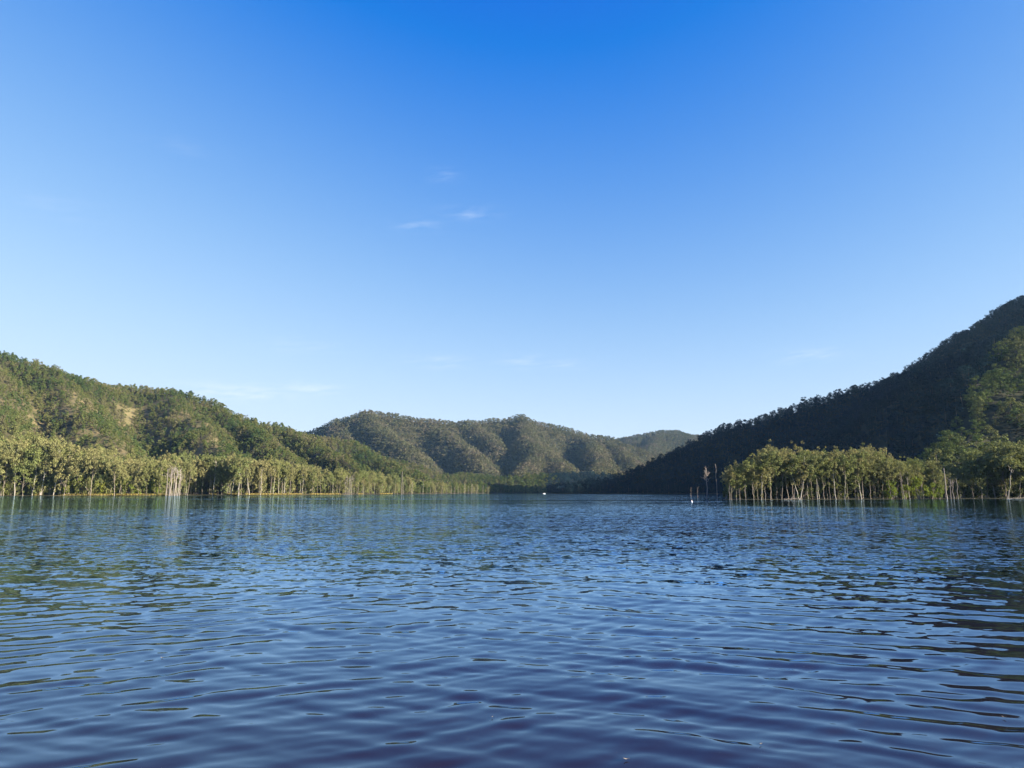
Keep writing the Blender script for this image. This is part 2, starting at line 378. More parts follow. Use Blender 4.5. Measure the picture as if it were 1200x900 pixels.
# ------------------------------------------------------------------ lake
def build_lake():
    rng = np.random.default_rng(11)
    r = [1.5]
    while r[-1] < 12000:
        q = r[-1]
        step = max(0.05, q * q * 0.00042) if q < 110 else q * 0.06
        r.append(q + step)
    r = np.array(r)
    az_ = np.concatenate([np.arange(-180, -60, 4.0), np.arange(-60, -46, 1.0), np.arange(-46, 46, 0.16), np.arange(46, 60, 1.0), np.arange(60, 180.01, 4.0)])
    a = np.radians(az_)
    RR, AA = np.meshgrid(r, a, indexing='ij')
    X = RR * np.sin(AA); Y = RR * np.cos(AA)
    dr = np.gradient(r)[:, None]
    Z = np.zeros_like(X)
    # low frequency patchiness of the breeze
    patch = 0.75 + 1.1 * fbm(X / 9.0 + 3, Y / 14.0, 3)
    patch2 = 0.8 + 1.3 * fbm(X / 5.0 + 31, Y / 7.0 + 8, 3)
    wxx = X + 0.55 * fbm(X / 2.3, Y / 3.1, 3) + 2.4 * fbm(X / 11, Y / 11, 2); wyy = Y + 0.55 * fbm(X / 2.3 + 50, Y / 3.1, 3) + 2.4 * fbm(X / 11 + 20, Y / 11, 2)
    # ripple trains: wavelength m, heading degrees from the view direction, rms slope
    trains = []
    for i in range(9): trains.append((rng.uniform(0.4, 0.8), rng.normal(-28, 9), 0.0195, 0))
    for i in range(9): trains.append((rng.uniform(0.4, 0.8), rng.normal(26, 9), 0.0175, 1))
    for i in range(12): trains.append((rng.uniform(0.22, 0.45), rng.normal(-5, 40), 0.0095, 1))
    for i in range(8): trains.append((rng.uniform(1.2, 2.6), rng.normal(0, 30), 0.010, 2))
    side = sstep(-0.35, 0.35, np.arctan2(X, np.maximum(Y, 0.1)))
    wts = (patch * (1.25 - 0.75 * side), patch2 * (0.55 + 0.7 * side), patch)
    for lam, hd, sl, pk in trains:
        kx, ky = math.sin(R(hd)), math.cos(R(hd))
        ph = 2 * math.pi * (wxx * kx + wyy * ky) / lam + rng.uniform(0, 6.28)
        att = 1 - sstep(lam * 0.18, lam * 0.5, dr)
        amp = sl * lam / (2 * math.pi) * 1.41
        c = np.sin(ph)
        Z += amp * att * wts[pk] * (c + 0.25 * np.cos(2 * ph))
    Z *= 1 - sstep(70, 110, RR)
    V = np.stack([X, Y, Z], -1).reshape(-1, 3)
    F = grid_faces(len(r), len(a))
    me = arr_mesh('lake', V, F, True)
    m, nt, out = new_mat('lake_water')
    # tea-coloured water body under a clear reflecting surface
    body = nt.nodes.new('ShaderNodeBsdfDiffuse'); body.inputs[0].default_value = (0.013, 0.0095, 0.0095, 1)
    gl = nt.nodes.new('ShaderNodeBsdfGlossy'); gl.inputs['Color'].default_value = (0.55, 0.78, 1.0, 1); gl.inputs['Roughness'].default_value = 0.03
    fr = nt.nodes.new('ShaderNodeFresnel'); fr.inputs['IOR'].default_value = 1.36
    fm = nt.nodes.new('ShaderNodeMath'); fm.operation = 'MULTIPLY'; fm.use_clamp = True; fm.inputs[1].default_value = 1.38; nt.links.new(fr.outputs[0], fm.inputs[0])
    b = nt.nodes.new('ShaderNodeMixShader')
    nt.links.new(fm.outputs[0], b.inputs[0]); nt.links.new(body.outputs[0], b.inputs[1]); nt.links.new(gl.outputs[0], b.inputs[2])
    geo = nt.nodes.new('ShaderNodeNewGeometry')
    def vm(op, x, y):
        n = nt.nodes.new('ShaderNodeVectorMath'); n.operation = op
        for i, v in enumerate((x, y)):
            if v is None: continue
            if isinstance(v, tuple): n.inputs[i].default_value = v
            else: nt.links.new(v, n.inputs[i])
        return n
    def mth(op, x, y):
        n = nt.nodes.new('ShaderNodeMath'); n.operation = op
        for i, v in enumerate((x, y)):
            if isinstance(v, (int, float)): n.inputs[i].default_value = v
            else: nt.links.new(v, n.inputs[i])
        return n.outputs[0]
    ln = vm('LENGTH', geo.outputs['Position'], None).outputs['Value']
    # beyond the modelled ripples the slopes come from noise in place
    tot = None
    for scl, k, det in (((2.9, 3.8, 1), 1.15, 2), ((1.0, 1.8, 1), 0.66, 2), ((0.2, 0.4, 1), 0.3, 2)):
        mp = vm('MULTIPLY', geo.outputs['Position'], scl)
        n = nt.nodes.new('ShaderNodeTexNoise'); n.inputs['Scale'].default_value = 1.0; n.inputs['Detail'].default_value = det
        nt.links.new(mp.outputs[0], n.inputs['Vector'])
        sv = vm('MULTIPLY', vm('SUBTRACT', n.outputs['Color'], (0.5, 0.5, 0.5)).outputs[0], (k, k, 0)).outputs[0]
        tot = sv if tot is None else vm('ADD', tot, sv).outputs[0]
    mrd = nt.nodes.new('ShaderNodeMapRange'); mrd.interpolation_type = 'SMOOTHSTEP'
    mrd.inputs['From Min'].default_value = 9; mrd.inputs['From Max'].default_value = 45; mrd.inputs['To Min'].default_value = 0.05; mrd.inputs['To Max'].default_value = 1.0
    nt.links.new(ln, mrd.inputs['Value'])
    # wind lanes: long calm and ruffled streaks across the lake
    lane = nt.nodes.new('ShaderNodeTexNoise'); lane.inputs['Scale'].default_value = 1.0; lane.inputs['Detail'].default_value = 3
    nt.links.new(vm('MULTIPLY', geo.outputs['Position'], (0.006, 0.028, 1)).outputs[0], lane.inputs['Vector'])
    mrl = nt.nodes.new('ShaderNodeMapRange'); mrl.inputs['From Min'].default_value = 0.36; mrl.inputs['From Max'].default_value = 0.62; mrl.inputs['To Min'].default_value = 0.45; mrl.inputs['To Max'].default_value = 1.35
    nt.links.new(lane.outputs['Fac'], mrl.inputs['Value'])
    mrf = nt.nodes.new('ShaderNodeMapRange'); mrf.interpolation_type = 'SMOOTHSTEP'; mrf.inputs['From Min'].default_value = 45; mrf.inputs['From Max'].default_value = 150; mrf.inputs['To Min'].default_value = 1.0; mrf.inputs['To Max'].default_value = 0.26
    nt.links.new(ln, mrf.inputs['Value'])
    # cat's paws: sharp-edged streaks of breeze over the calmer far water
    paw = nt.nodes.new('ShaderNodeTexNoise'); paw.inputs['Scale'].default_value = 1.0; paw.inputs['Detail'].default_value = 2
    nt.links.new(vm('MULTIPLY', geo.outputs['Position'], (0.0045, 0.017, 1)).outputs[0], paw.inputs['Vector'])
    mrp = nt.nodes.new('ShaderNodeMapRange'); mrp.inputs['From Min'].default_value = 0.50; mrp.inputs['From Max'].default_value = 0.58; mrp.inputs['To Max'].default_value = 0.55
    nt.links.new(paw.outputs['Fac'], mrp.inputs['Value'])
    far_amt = mth('MAXIMUM', mrf.outputs[0], mrp.outputs[0])
    amt = mth('MULTIPLY', mth('MULTIPLY', mrd.outputs[0], far_amt), mrl.outputs[0])
    sc = nt.nodes.new('ShaderNodeVectorMath'); sc.operation = 'SCALE'
    nt.links.new(tot, sc.inputs[0]); nt.links.new(amt, sc.inputs['Scale'])
    nn = vm('NORMALIZE', vm('ADD', geo.outputs['Normal'], sc.outputs[0]).outputs[0], None)
    for q_ in (gl, fr): nt.links.new(nn.outputs[0], q_.inputs['Normal'])
    nt.links.new(b.outputs[0], out.inputs[0])
    tag(link('lake', me, m), 'dark blue rippled lake water filling the valley floor', 'lake', kind='structure')
build_lake()

# ------------------------------------------------------------------ tree building
def tube(path, radii, sides=6):
    path = np.asarray(path, float); n = len(path)
    V = []
    for i in range(n):
        t = path[min(i + 1, n - 1)] - path[max(i - 1, 0)]; t = t / (np.linalg.norm(t) + 1e-9)
        ref = np.array([1.0, 0, 0]) if abs(t[0]) < 0.8 else np.array([0, 1.0, 0])
        u = np.cross(t, ref); u /= np.linalg.norm(u); v = np.cross(t, u)
        for k in range(sides):
            a = 2 * math.pi * k / sides
            V.append(path[i] + radii[i] * (math.cos(a) * u + math.sin(a) * v))
    F = []
    for i in range(n - 1):
        for k in range(sides):
            F.append((i * sides + k, i * sides + (k + 1) % sides, (i + 1) * sides + (k + 1) % sides, (i + 1) * sides + k))
    return np.array(V), np.array(F)

class Wood:
    def __init__(self): self.V = []; self.F = []; self.n = 0
    def add(self, path, radii, sides=6):
        v, f = tube(path, radii, sides); self.V.append(v); self.F.append(f + self.n); self.n += len(v)
    def mesh(self, name): return arr_mesh(name, np.vstack(self.V), np.vstack(self.F), True)

def limb(rng, a, b, r0, r1, n=5, wob=0.03, sag=0.0):
    a = np.array(a, float); b = np.array(b, float); L = np.linalg.norm(b - a)
    pts = [a + (b - a) * t for t in np.linspace(0, 1, n)]
    for i in range(1, n):
        pts[i] = pts[i] + rng.normal(0, wob * L, 3) * (1 if i < n - 1 else 0.3) - np.array([0, 0, sag * L * math.sin(math.pi * i / (n - 1))])
    return pts, np.linspace(r0, r1, n)

def sprays(rng, centres, radii, counts, size, outward=0.5, droop=0.25):
    """Many small leaf sprays spread through clumps."""
    Vs = []
    for c, r, k in zip(centres, radii, counts):
        d = rng.normal(size=(k, 3)); d /= np.linalg.norm(d, axis=1, keepdims=True)
        rad = np.cbrt(rng.uniform(0.12, 1.0, (k, 1)))
        p = np.asarray(c) + d * rad * np.asarray(r)
        nrm = d * outward + rng.normal(size=(k, 3)) * 0.6 + np.array([0, 0, 0.25]); nrm /= np.linalg.norm(nrm, axis=1, keepdims=True)
        t = rng.normal(size=(k, 3)) - np.array([0, 0, droop]); u = np.cross(nrm, t); u /= np.linalg.norm(u, axis=1, keepdims=True); v = np.cross(nrm, u)
        s = size * rng.uniform(0.6, 1.4, (k, 1))
        q = np.stack([p - u * s, p - v * s * 0.55 + nrm * s * 0.1, p + u * s, p + v * s * 0.55 + nrm * s * 0.1], 1)
        Vs.append(q.reshape(-1, 3))
    V = np.vstack(Vs)
    return V, np.arange(len(V)).reshape(-1, 4)

def gum(seed, bare=0.5, spread=0.16, stems=1, nl=5, lean=0.03, dens=1.0, r0=0.0062):
    """A gum of height 1: bare pole, a few rising limbs, open clumped crown. Returns trunk and crown meshes."""
    rng = np.random.default_rng(seed)
    w = Wood(); C = []; RD = []; K = []
    for s_ in range(stems):
        dirx = rng.normal(0, lean, 2) if stems == 1 else np.array([(-1) ** s_ * 0.085 + rng.normal(0, .01), rng.normal(0, 0.02)])
        b0 = np.array([0, 0, -0.08]); top = np.array([dirx[0], dirx[1], bare])
        p, r = limb(rng, b0, top, r0 * 1.15, r0 * 0.72, 7, 0.012)
        w.add(p, r, 7)
        # leader carries on to the top
        lead = np.array([dirx[0] * 1.4 + rng.normal(0, 0.02), dirx[1] * 1.4 + rng.normal(0, .02), 0.90])
        p2, r2 = limb(rng, p[-1], lead, r0 * 0.7, r0 * 0.2, 5, 0.03); w.add(p2, r2, 5)
        ends = [lead]
        n = nl if stems == 1 else max(3, nl - 1)
        for i in range(n):
            a = 2 * math.pi * (i + rng.uniform(-0.3, 0.3)) / n
            zt = rng.uniform(bare * 0.8, bare + (0.9 - bare) * 0.8)
            st = p[-1] + (lead - p[-1]) * max(0, (zt - bare) / (0.9 - bare)) if zt > bare else p[-1] - np.array([0, 0, bare - zt])
            rr = spread * rng.uniform(0.65, 1.1)
            en = st + np.array([math.cos(a) * rr, math.sin(a) * rr, rng.uniform(0.10, 0.26) * (1.15 - zt) * 1.6])
            q, qr = limb(rng, st, en, r0 * 0.45, r0 * 0.14, 4, 0.06); w.add(q, qr, 5)
            ends.append(en)
            for j in range(2):
                mid = q[2] + (q[3] - q[2]) * rng.uniform(0, 0.6)
                e2 = mid + np.array([rng.normal(0, spread * 0.45), rng.normal(0, spread * 0.45), rng.uniform(-0.01, 0.09)])
                q2, qr2 = limb(rng, mid, e2, r0 * 0.22, r0 * 0.08, 3, 0.05); w.add(q2, qr2, 4)
                ends.append(e2)
        for e in ends:
            C.append(e + rng.normal(0, 0.01, 3)); f = rng.uniform(0.75, 1.25)
            RD.append((0.042 * f * spread / .16, 0.042 * f * spread / .16, 0.042 * f)); K.append(int(40 * f * dens))
            for j in range(4):
                C.append(e + rng.normal(0, 1, 3) * np.array([0.07, 0.07, 0.065]) * spread / .16 - np.array([0, 0, 0.015])); f2 = f * rng.uniform(0.3, 0.7)
                RD.append((0.06 * f2, 0.06 * f2, 0.055 * f2)); K.append(int(28 * f2 * dens))
        # a few low shoots on the pole
        for j in range(rng.integers(0, 4)):
            z = rng.uniform(0.25, 0.9) * bare
            C.append(np.array([dirx[0] * z / bare, dirx[1] * z / bare, z]) + rng.normal(0, 0.015, 3)); RD.append((0.03, 0.03, 0.05)); K.append(int(14 * dens))
    V, F = sprays(rng, C, RD, [int(k * 1.9) for k in K], 0.0118, outward=1.0)
    return w.mesh('gum_trunk'), arr_mesh('gum_crown', V, F)

def bushy(seed, n=14, size=0.05, k=46, wide=0.55):
    """A shrub of height 1, leafy to the ground."""
    rng = np.random.default_rng(seed); w = Wood(); C = []; RD = []; K = []
    for i in range(5):
        e = np.array([rng.normal(0, wide * .4), rng.normal(0, wide * .4), rng.uniform(0.5, 0.9)])
        p, r = limb(rng, (0, 0, -0.1), e, 0.022, 0.006, 4, 0.05); w.add(p, r, 5)
    for i in range(n):
        z = rng.uniform(0.1, 0.88); ww = wide * (0.55 + 0.6 * math.sin(math.pi * min(1, z * 0.9 + 0.1)))
        a = rng.uniform(0, 6.28); rr = ww * math.sqrt(rng.uniform(0, 1)) * 0.8
        C.append((math.cos(a) * rr, math.sin(a) * rr, z)); f = rng.uniform(0.7, 1.2)
        RD.append((0.2 * f, 0.2 * f, 0.14 * f)); K.append(int(k * f))
    V, F = sprays(rng, C, RD, K, size)
    V[:, 2] = np.maximum(V[:, 2], 0.0)
    return w.mesh('shrub_stems'), arr_mesh('shrub_foliage', V, F)

def forest_tree(seed, n=9, k=30, size=0.045, wide=0.27, low=0.3, trunk=True):
    """A hillside tree of height 1 as one mesh: pale stem (slot 0) and crown (slot 1)."""
    rng = np.random.default_rng(seed); C = []; RD = []; K = []
    for i in range(n):
        z = rng.uniform(low, 0.9); a = rng.uniform(0, 6.28); u = (z - low) / (1 - low)
        rr = wide * math.sqrt(rng.uniform(0.05, 1)) * (0.55 + 0.6 * math.sin(math.pi * min(1, u * 0.85 + 0.15)))
        f = rng.uniform(0.7, 1.25)
        C.append((math.cos(a) * rr, math.sin(a) * rr, z)); RD.append((0.115 * f * wide / .27, 0.115 * f * wide / .27, 0.085 * f)); K.append(max(4, int(k * f)))
    C.append((0, 0, 0.9)); RD.append((0.1, 0.1, 0.08)); K.append(k)
    V, F = sprays(rng, C, RD, K, size, outward=1.6)
    nt_ = 0
    if trunk:
        p, r = limb(rng, (0, 0, -0.1), (rng.normal(0, .03), rng.normal(0, .03), 0.8), 0.017, 0.006, 4, 0.02)
        tv, tf = tube(p, r, 4); nt_ = len(tf)
        V = np.vstack([tv, V]); F = np.vstack([tf, F + len(tv)])
    me = arr_mesh('forest_tree', V, F)
    mi = np.ones(len(F), np.int32); mi[:nt_] = 0
    return me, mi

# ------------------------------------------------------------------ hillside forest (stuff)
_gz = TZ
def tz_fast(x, y):
    i = np.clip(np.searchsorted(gx, x) - 1, 0, len(gx) - 2); j = np.clip(np.searchsorted(gy, y) - 1, 0, len(gy) - 2)
    fx = np.clip((x - gx[i]) / (gx[i + 1] - gx[i]), 0, 1); fy = np.clip((y - gy[j]) / (gy[j + 1] - gy[j]), 0, 1)
    return (TZ[j, i] * (1 - fx) + TZ[j, i + 1] * fx) * (1 - fy) + (TZ[j + 1, i] * (1 - fx) + TZ[j + 1, i + 1] * fx) * fy

def candidates(x0, x1, y0, y1, step, seed):
    rng = np.random.default_rng(seed)
    X, Y = np.meshgrid(np.arange(x0, x1, step), np.arange(y0, y1, step))
    X = (X + rng.uniform(-.5, .5, X.shape) * step).ravel(); Y = (Y + rng.uniform(-.5, .5, Y.shape) * step).ravel()
    return X, Y, rng
def seen(X, Y, Z, top, margin=0.16):
    """Keeps what a viewer near the shore could see: within the wide view and not far behind a ridge."""
    ang = np.abs(np.arctan2(X, Y))
    ok = (ang < R(37) + margin) & (Y > 5)
    t = (Z + top - CAM_H) / Y
    mxs = np.full(X.shape, -9.0)
    for f in np.concatenate([np.linspace(0.12, 0.9, 34), np.linspace(0.91, 0.985, 8)]):
        mxs = np.maximum(mxs, (tz_fast(X * f, Y * f) - CAM_H) / (Y * f))
    return ok & (t > mxs)

def scatter(name, X, Y, Z, H, Wd, protos, label, seed):
    rng = np.random.default_rng(seed)
    n = len(X)
    me = bpy.data.meshes.new(name)
    me.vertices.add(n); me.vertices.foreach_set('co', np.stack([X, Y, Z], -1).astype(np.float32).ravel())
    a = me.attributes.new('size', 'FLOAT_VECTOR', 'POINT'); a.data.foreach_set('vector', np.stack([H * Wd, H * Wd, H], -1).astype(np.float32).ravel())
    a = me.attributes.new('turn', 'FLOAT_VECTOR', 'POINT'); a.data.foreach_set('vector', np.stack([rng.normal(0, .05, n), rng.normal(0, .05, n), rng.uniform(0, 6.28, n)], -1).astype(np.float32).ravel())
    a = me.attributes.new('kind_index', 'INT', 'POINT'); a.data.foreach_set('value', rng.integers(0, len(protos), n).astype(np.int32))
    o = link(name, me)
    ng = bpy.data.node_groups.new(name, 'GeometryNodeTree')
    ng.interface.new_socket('Geometry', in_out='INPUT', socket_type='NodeSocketGeometry'); ng.interface.new_socket('Geometry', in_out='OUTPUT', socket_type='NodeSocketGeometry')
    N = ng.nodes; L = ng.links
    gi = N.new('NodeGroupInput'); go = N.new('NodeGroupOutput')
    jn = N.new('GeometryNodeJoinGeometry')
    for p in protos:
        oi = N.new('GeometryNodeObjectInfo'); oi.inputs['Object'].default_value = p; oi.inputs['As Instance'].default_value = True
        L.new(oi.outputs['Geometry'], jn.inputs[0])
    ip = N.new('GeometryNodeInstanceOnPoints'); ip.inputs['Pick Instance'].default_value = True
    L.new(gi.outputs[0], ip.inputs['Points']); L.new(jn.outputs[0], ip.inputs['Instance'])
    def na(nm, ty):
        q = N.new('GeometryNodeInputNamedAttribute'); q.data_type = ty; q.inputs['Name'].default_value = nm; return q.outputs['Attribute']
    L.new(na('kind_index', 'INT'), ip.inputs['Instance Index'])
    e2r = N.new('FunctionNodeEulerToRotation'); L.new(na('turn', 'FLOAT_VECTOR'), e2r.inputs[0]); L.new(e2r.outputs[0], ip.inputs['Rotation'])
    L.new(na('size', 'FLOAT_VECTOR'), ip.inputs['Scale'])
    L.new(ip.outputs[0], go.inputs[0])
    md = o.modifiers.new('trees', 'NODES'); md.node_group = ng
    tag(o, label, 'forest', kind='stuff')
    return o

def protos(pref, count, leafm, **kw):
    out = []
    for i in range(count):
        me, mi = forest_tree(i + len(pref) * 17, **kw)
        me.materials.append(M_STEM); me.materials.append(leafm); me.polygons.foreach_set('material_index', mi)
        out.append(bpy.data.objects.new(pref, me))
    return out
near_p = protos('hill_gum', 7, M_FOREST, n=15, k=34, size=0.036, wide=0.24, low=0.16)
dark_p = protos('shade_hue_gum', 7, M_DARK, n=15, k=34, size=0.036, wide=0.26, low=0.14)  # crowns already coloured as if in hill shade
M_SPUR = leaf_mat('spur_leaves', [(0.054, 0.079, 0.031), (0.083, 0.104, 0.038), (0.069, 0.095, 0.031), (0.112, 0.117, 0.050), (0.073, 0.100, 0.038)], 0.2)
spur_p = protos('spur_gum', 7, M_SPUR, n=16, k=46, size=0.030, wide=0.27, low=0.12)
far_p = protos('far_gum', 6, M_FAR, n=9, k=12, size=0.075, wide=0.34, low=0.08, trunk=False)

# left hills
X, Y, rng = candidates(-1100, 420, 380, 1330, 4.8, 1)
Z, D = terrain(X, Y)
pxs = 600 + X / Y * 800
bare_ = bareness(X, Y)
gap = fbm(X / 30, Y / 30, 3)
keep = (D > np.where(pxs < 470, 30, 6)) & (pxs < 655) & (rng.random(X.shape) > bare_ * 0.6 + 0.02) & (gap > -0.30)
keep &= seen(X, Y, Z, 20)
keep &= ~((X > 0) & (Y < 1040))
X, Y, Z, D = X[keep], Y[keep], Z[keep], D[keep]
n = len(X); H = (5.0 + 7.5 * rng.random(n) ** 1.6) * (0.9 + 0.5 * fbm(X / 40, Y / 40)) * np.where(D < 70, 1.15, 1); 
scatter('hillside_forest', X, Y, Z - 0.3, H, rng.uniform(0.85, 1.25, n), near_p, 'mixed eucalypt forest covering the sunlit hills behind the long grassy shore', 3)
cnt = [n]
# far mountain
X, Y, rng = candidates(-900, 1250, 1180, 3000, 8.6, 2)
Z, D = terrain(X, Y)
keep = (Y > 1330 + 0 * X) & (D > 3) & seen(X, Y, Z, 18, 0.0)
X, Y, Z = X[keep], Y[keep], Z[keep]; n = len(X)
scatter('mountain_forest', X, Y, Z - 0.5, rng.uniform(9, 16, n), rng.uniform(0.95, 1.3, n), far_p, 'hazy olive forest over the distant mountain closing the valley', 4)
cnt.append(n)
# right hill
X, Y, rng = candidates(40, 1250, 60, 1330, 5.6, 3)
Z, D = terrain(X, Y)
pxs = 600 + X / Y * 800
keep = (D > np.where(Y < 300, 26, 3)) & (pxs > 640) & (Y < 1330) & (rng.random(X.shape) > 0.05) & (seen(X, Y, Z, 20, 0.12) | ((X > 250) & (X < 520) & (Y < 260) & (rng.random(X.shape) < .5)))  # also sparse trees on the unseen shading hill
keep &= ~((Y < 290) & (pxs < 1110) & (pxs > 835))
X, Y, Z, D = X[keep], Y[keep], Z[keep], D[keep]
# the near spur, in front of a line from its foot up to the right, carries open forest without the painted shade
onspur = (Y < 300 + (X - 150) * 0.86) & (Y < 540)
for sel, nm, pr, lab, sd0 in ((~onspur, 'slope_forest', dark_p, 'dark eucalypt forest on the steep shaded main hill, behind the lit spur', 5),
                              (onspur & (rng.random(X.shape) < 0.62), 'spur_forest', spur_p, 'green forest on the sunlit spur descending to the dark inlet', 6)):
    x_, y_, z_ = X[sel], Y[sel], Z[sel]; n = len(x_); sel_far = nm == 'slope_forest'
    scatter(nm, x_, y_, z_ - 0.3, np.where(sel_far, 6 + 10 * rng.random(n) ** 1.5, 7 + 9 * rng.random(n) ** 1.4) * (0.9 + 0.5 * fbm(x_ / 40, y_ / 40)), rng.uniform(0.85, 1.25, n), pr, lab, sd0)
    cnt.append(n)
print('forest', cnt)


# ------------------------------------------------------------------ trees along the shore
GUMS = []
def gum_kind(bark, **kw):
    t, c = gum(**kw); t.materials.append(bark); c.materials.append(M_GUM); GUMS.append((t, c)); return len(GUMS) - 1
G_POLE = [gum_kind(M_BARK, seed=21 + i, bare=0.30 + 0.06 * (i % 4), spread=0.15 + 0.025 * (i % 3), nl=8 + i % 2) for i in range(5)]
G_WHITE = [gum_kind(M_WHITEBARK, seed=41 + i, bare=0.40 + 0.05 * i, spread=0.14, nl=7, r0=0.0085) for i in range(3)]
G_LEAFY = [gum_kind(M_BARK, seed=61 + i, bare=0.14, spread=0.19, nl=12, dens=0.9) for i in range(3)]
G_TWIN = gum_kind(M_WHITEBARK, seed=81, bare=0.42, spread=0.15, stems=2, nl=5, r0=0.0095)
G_LEAN = gum_kind(M_WHITEBARK, seed=83, bare=0.55, spread=0.17, nl=6, lean=0.10, r0=0.0095)
rs = np.random.default_rng(77)
N_GUM = [0]
def place_gum(k, x, y, H, w, label, group=None, rz=None, dz=0.0):
    z = float(terrain(np.array([x]), np.array([y]))[0][0])
    z = max(z, -1.5)
    e = empty('gum_tree', (x, y, z + dz), rs.uniform(0, 6.28) if rz is None else rz)
    e.scale = (H * w, H * w, H)
    t, c = GUMS[k]
    link('trunk', t, None, e); link('crown', c, None, e)
    N_GUM[0] += 1
    return tag(e, label, 'tree', group)
def left_shore(px):
    a = np.array([(600 + 800 * x / (y * 0.99), y) for x, y in LAKE[:16]])
    return float(np.interp(px, a[:, 0], a[:, 1]))
def hgt(px, tab):
    return float(np.interp(px, [t[0] for t in tab], [t[1] for t in tab]))
LTOP = [(-40, 514), (0, 516), (60, 519), (110, 528), (160, 540), (195, 536), (230, 535), (290, 535), (330, 540), (380, 548), (430, 553), (470, 557), (520, 566), (560, 570)]
ZONES = [(-60, 112, 'gum_a', 'olive gum with dense crown in the tall stand left of the grass bank', 'gums of the tall stand at the left edge'),
         (112, 196, 'gum_b', 'olive gum rising behind the bright green wattles and yellow grass bank', 'gums behind the wattles on the grass bank'),
         (196, 335, 'gum_c', 'straight pole gum with dark gaps between trunks, right of the bleached dead clump', 'pole gums right of the bleached clump'),
         (335, 480, 'gum_d', 'small olive gum in the low even line tapering along the far left shore', 'gums of the low tapering line'),
         (480, 640, 'gum_e', 'tiny distant gum on the far flat below the mountain', 'gums on the far flat')]
def zone(px):
    for z in ZONES:
        if z[0] <= px < z[1]: return z
NAMED = {19: 'slim white-trunked gum first from the left edge of the reddish waterline', 39: 'gum with the brightest, tallest white trunk of the left stand, standing in the shallows',
         49: 'white-trunked gum close right of the brightest trunk in the left stand', 64: 'pale gum below the branchy bleached dead crown in the left stand',
         250: 'bright pale-trunked gum standing in water, first right of the bleached clump', 271: 'thick reddish-trunked gum in the pole stand beside the forked white one',
         280: 'gum with a thick white trunk forking halfway up, middle of the pole stand', 294: 'pale leaning gum trunk just right of the forked white gum',
         306: 'pale gum at the start of the second yellow grass strip', 426: 'pale gum pole in the low line right of the small bleached clump'}
for px, lab in NAMED.items():
    d = left_shore(px) + 1.0
    x, y = G(px, d)
    H = (581 - hgt(px, LTOP)) / 800 * d
    place_gum(G_TWIN if px == 280 else G_LEAN if px in (294, 271) else G_WHITE[px % 3], x, y, H * 1.02, 0.85, lab, dz=-0.4)
def row(px0, px1, step, off0, off1, kinds, top_shift=0.0, wid=(0.62, 0.9)):
    px = px0
    while px < px1:
        p = px + rs.uniform(-.45, .45) * step
        d = left_shore(p) + rs.uniform(off0, off1)
        x, y = G(p, d)
        z = float(terrain(np.array([x]), np.array([y]))[0][0])
        H = (580 - hgt(p, LTOP) - top_shift) / 800 * d * rs.uniform(0.72, 1.12) - max(z, 0) * 0.6
        zn = zone(p)
        ks = G_LEAFY + G_POLE[:2] if p < 196 and rs.random() < 0.75 else kinds
        place_gum(ks[rs.integers(len(ks))], x, y, max(H, 6), rs.uniform(*wid), zn[3], zn[4])
        px += step * (1.0 if p < 470 else 1.5)
row(-28, 480, 7.0, -1.0, 8.0, G_POLE + G_POLE + G_WHITE)
row(-28, 480, 7.2, 9.0, 24.0, G_POLE + G_LEAFY, -1.0)
row(-28, 240, 9.0, 26.0, 48.0, G_POLE + G_LEAFY, -3.0)
row(484, 640, 12.0, 4.0, 18.0, G_POLE, 0.0)
print('left gums', N_GUM[0])

# right stand on the flooded spit
RTOP = [(843, 556), (860, 548), (880, 538), (900, 530), (925, 529), (950, 532), (985, 530), (1020, 531), (1050, 538), (1090, 545), (1108, 548), (1150, 528), (1200, 516), (1240, 515)]
RSH = [(842, 218), (850, 210), (900, 211), (1000, 220), (1100, 231), (1150, 242), (1200, 236), (1300, 222)]
RN = {862: (0, 'slender gum at the water end of the right stand, nearest the bare tall pole'), 866: (1, 'gum with a rust-tinted trunk, second from the water end of the right stand'),
      882: (2, 'slim dim-trunked gum between the rust trunk and the palest pole of the right stand'), 891: (6, 'tall straight pale pole gum with the stand\'s highest rounded crown'),
      902: (3, 'thin gum with a dim grey trunk right of the palest straight pole'), 936: ('t', 'white gum with twin trunks spreading in a V from the waterline'),
      956: ('l', 'white gum with a kinked curved trunk right of the V-shaped twin'), 978: (7, 'white-trunked gum with a slight bow, middle of the right stand'),
      988: (5, 'pinkish pale gum trunk right of the bowed white gum'), 1008: (6, 'straight reddish-white pole gum with a short stub branch, before dense green'),
      1178: ('l', 'large gum with a blue-grey leaning trunk in the dark inlet at the right edge')}
for px, (k, lab) in RN.items():
    d = hgt(px, RSH) + 0.5
    x, y = G(px, d)
    H = (586 - hgt(px, RTOP)) / 800 * d
    if isinstance(k, int): k = (G_POLE + G_WHITE)[k % 8]
    else: k = G_TWIN if k == 't' else G_LEAN
    place_gum(k, x, y, H * 1.02, 1.15 if k == G_TWIN else 1.0, lab, rz=0.0 if k == G_TWIN else None, dz=-0.3)
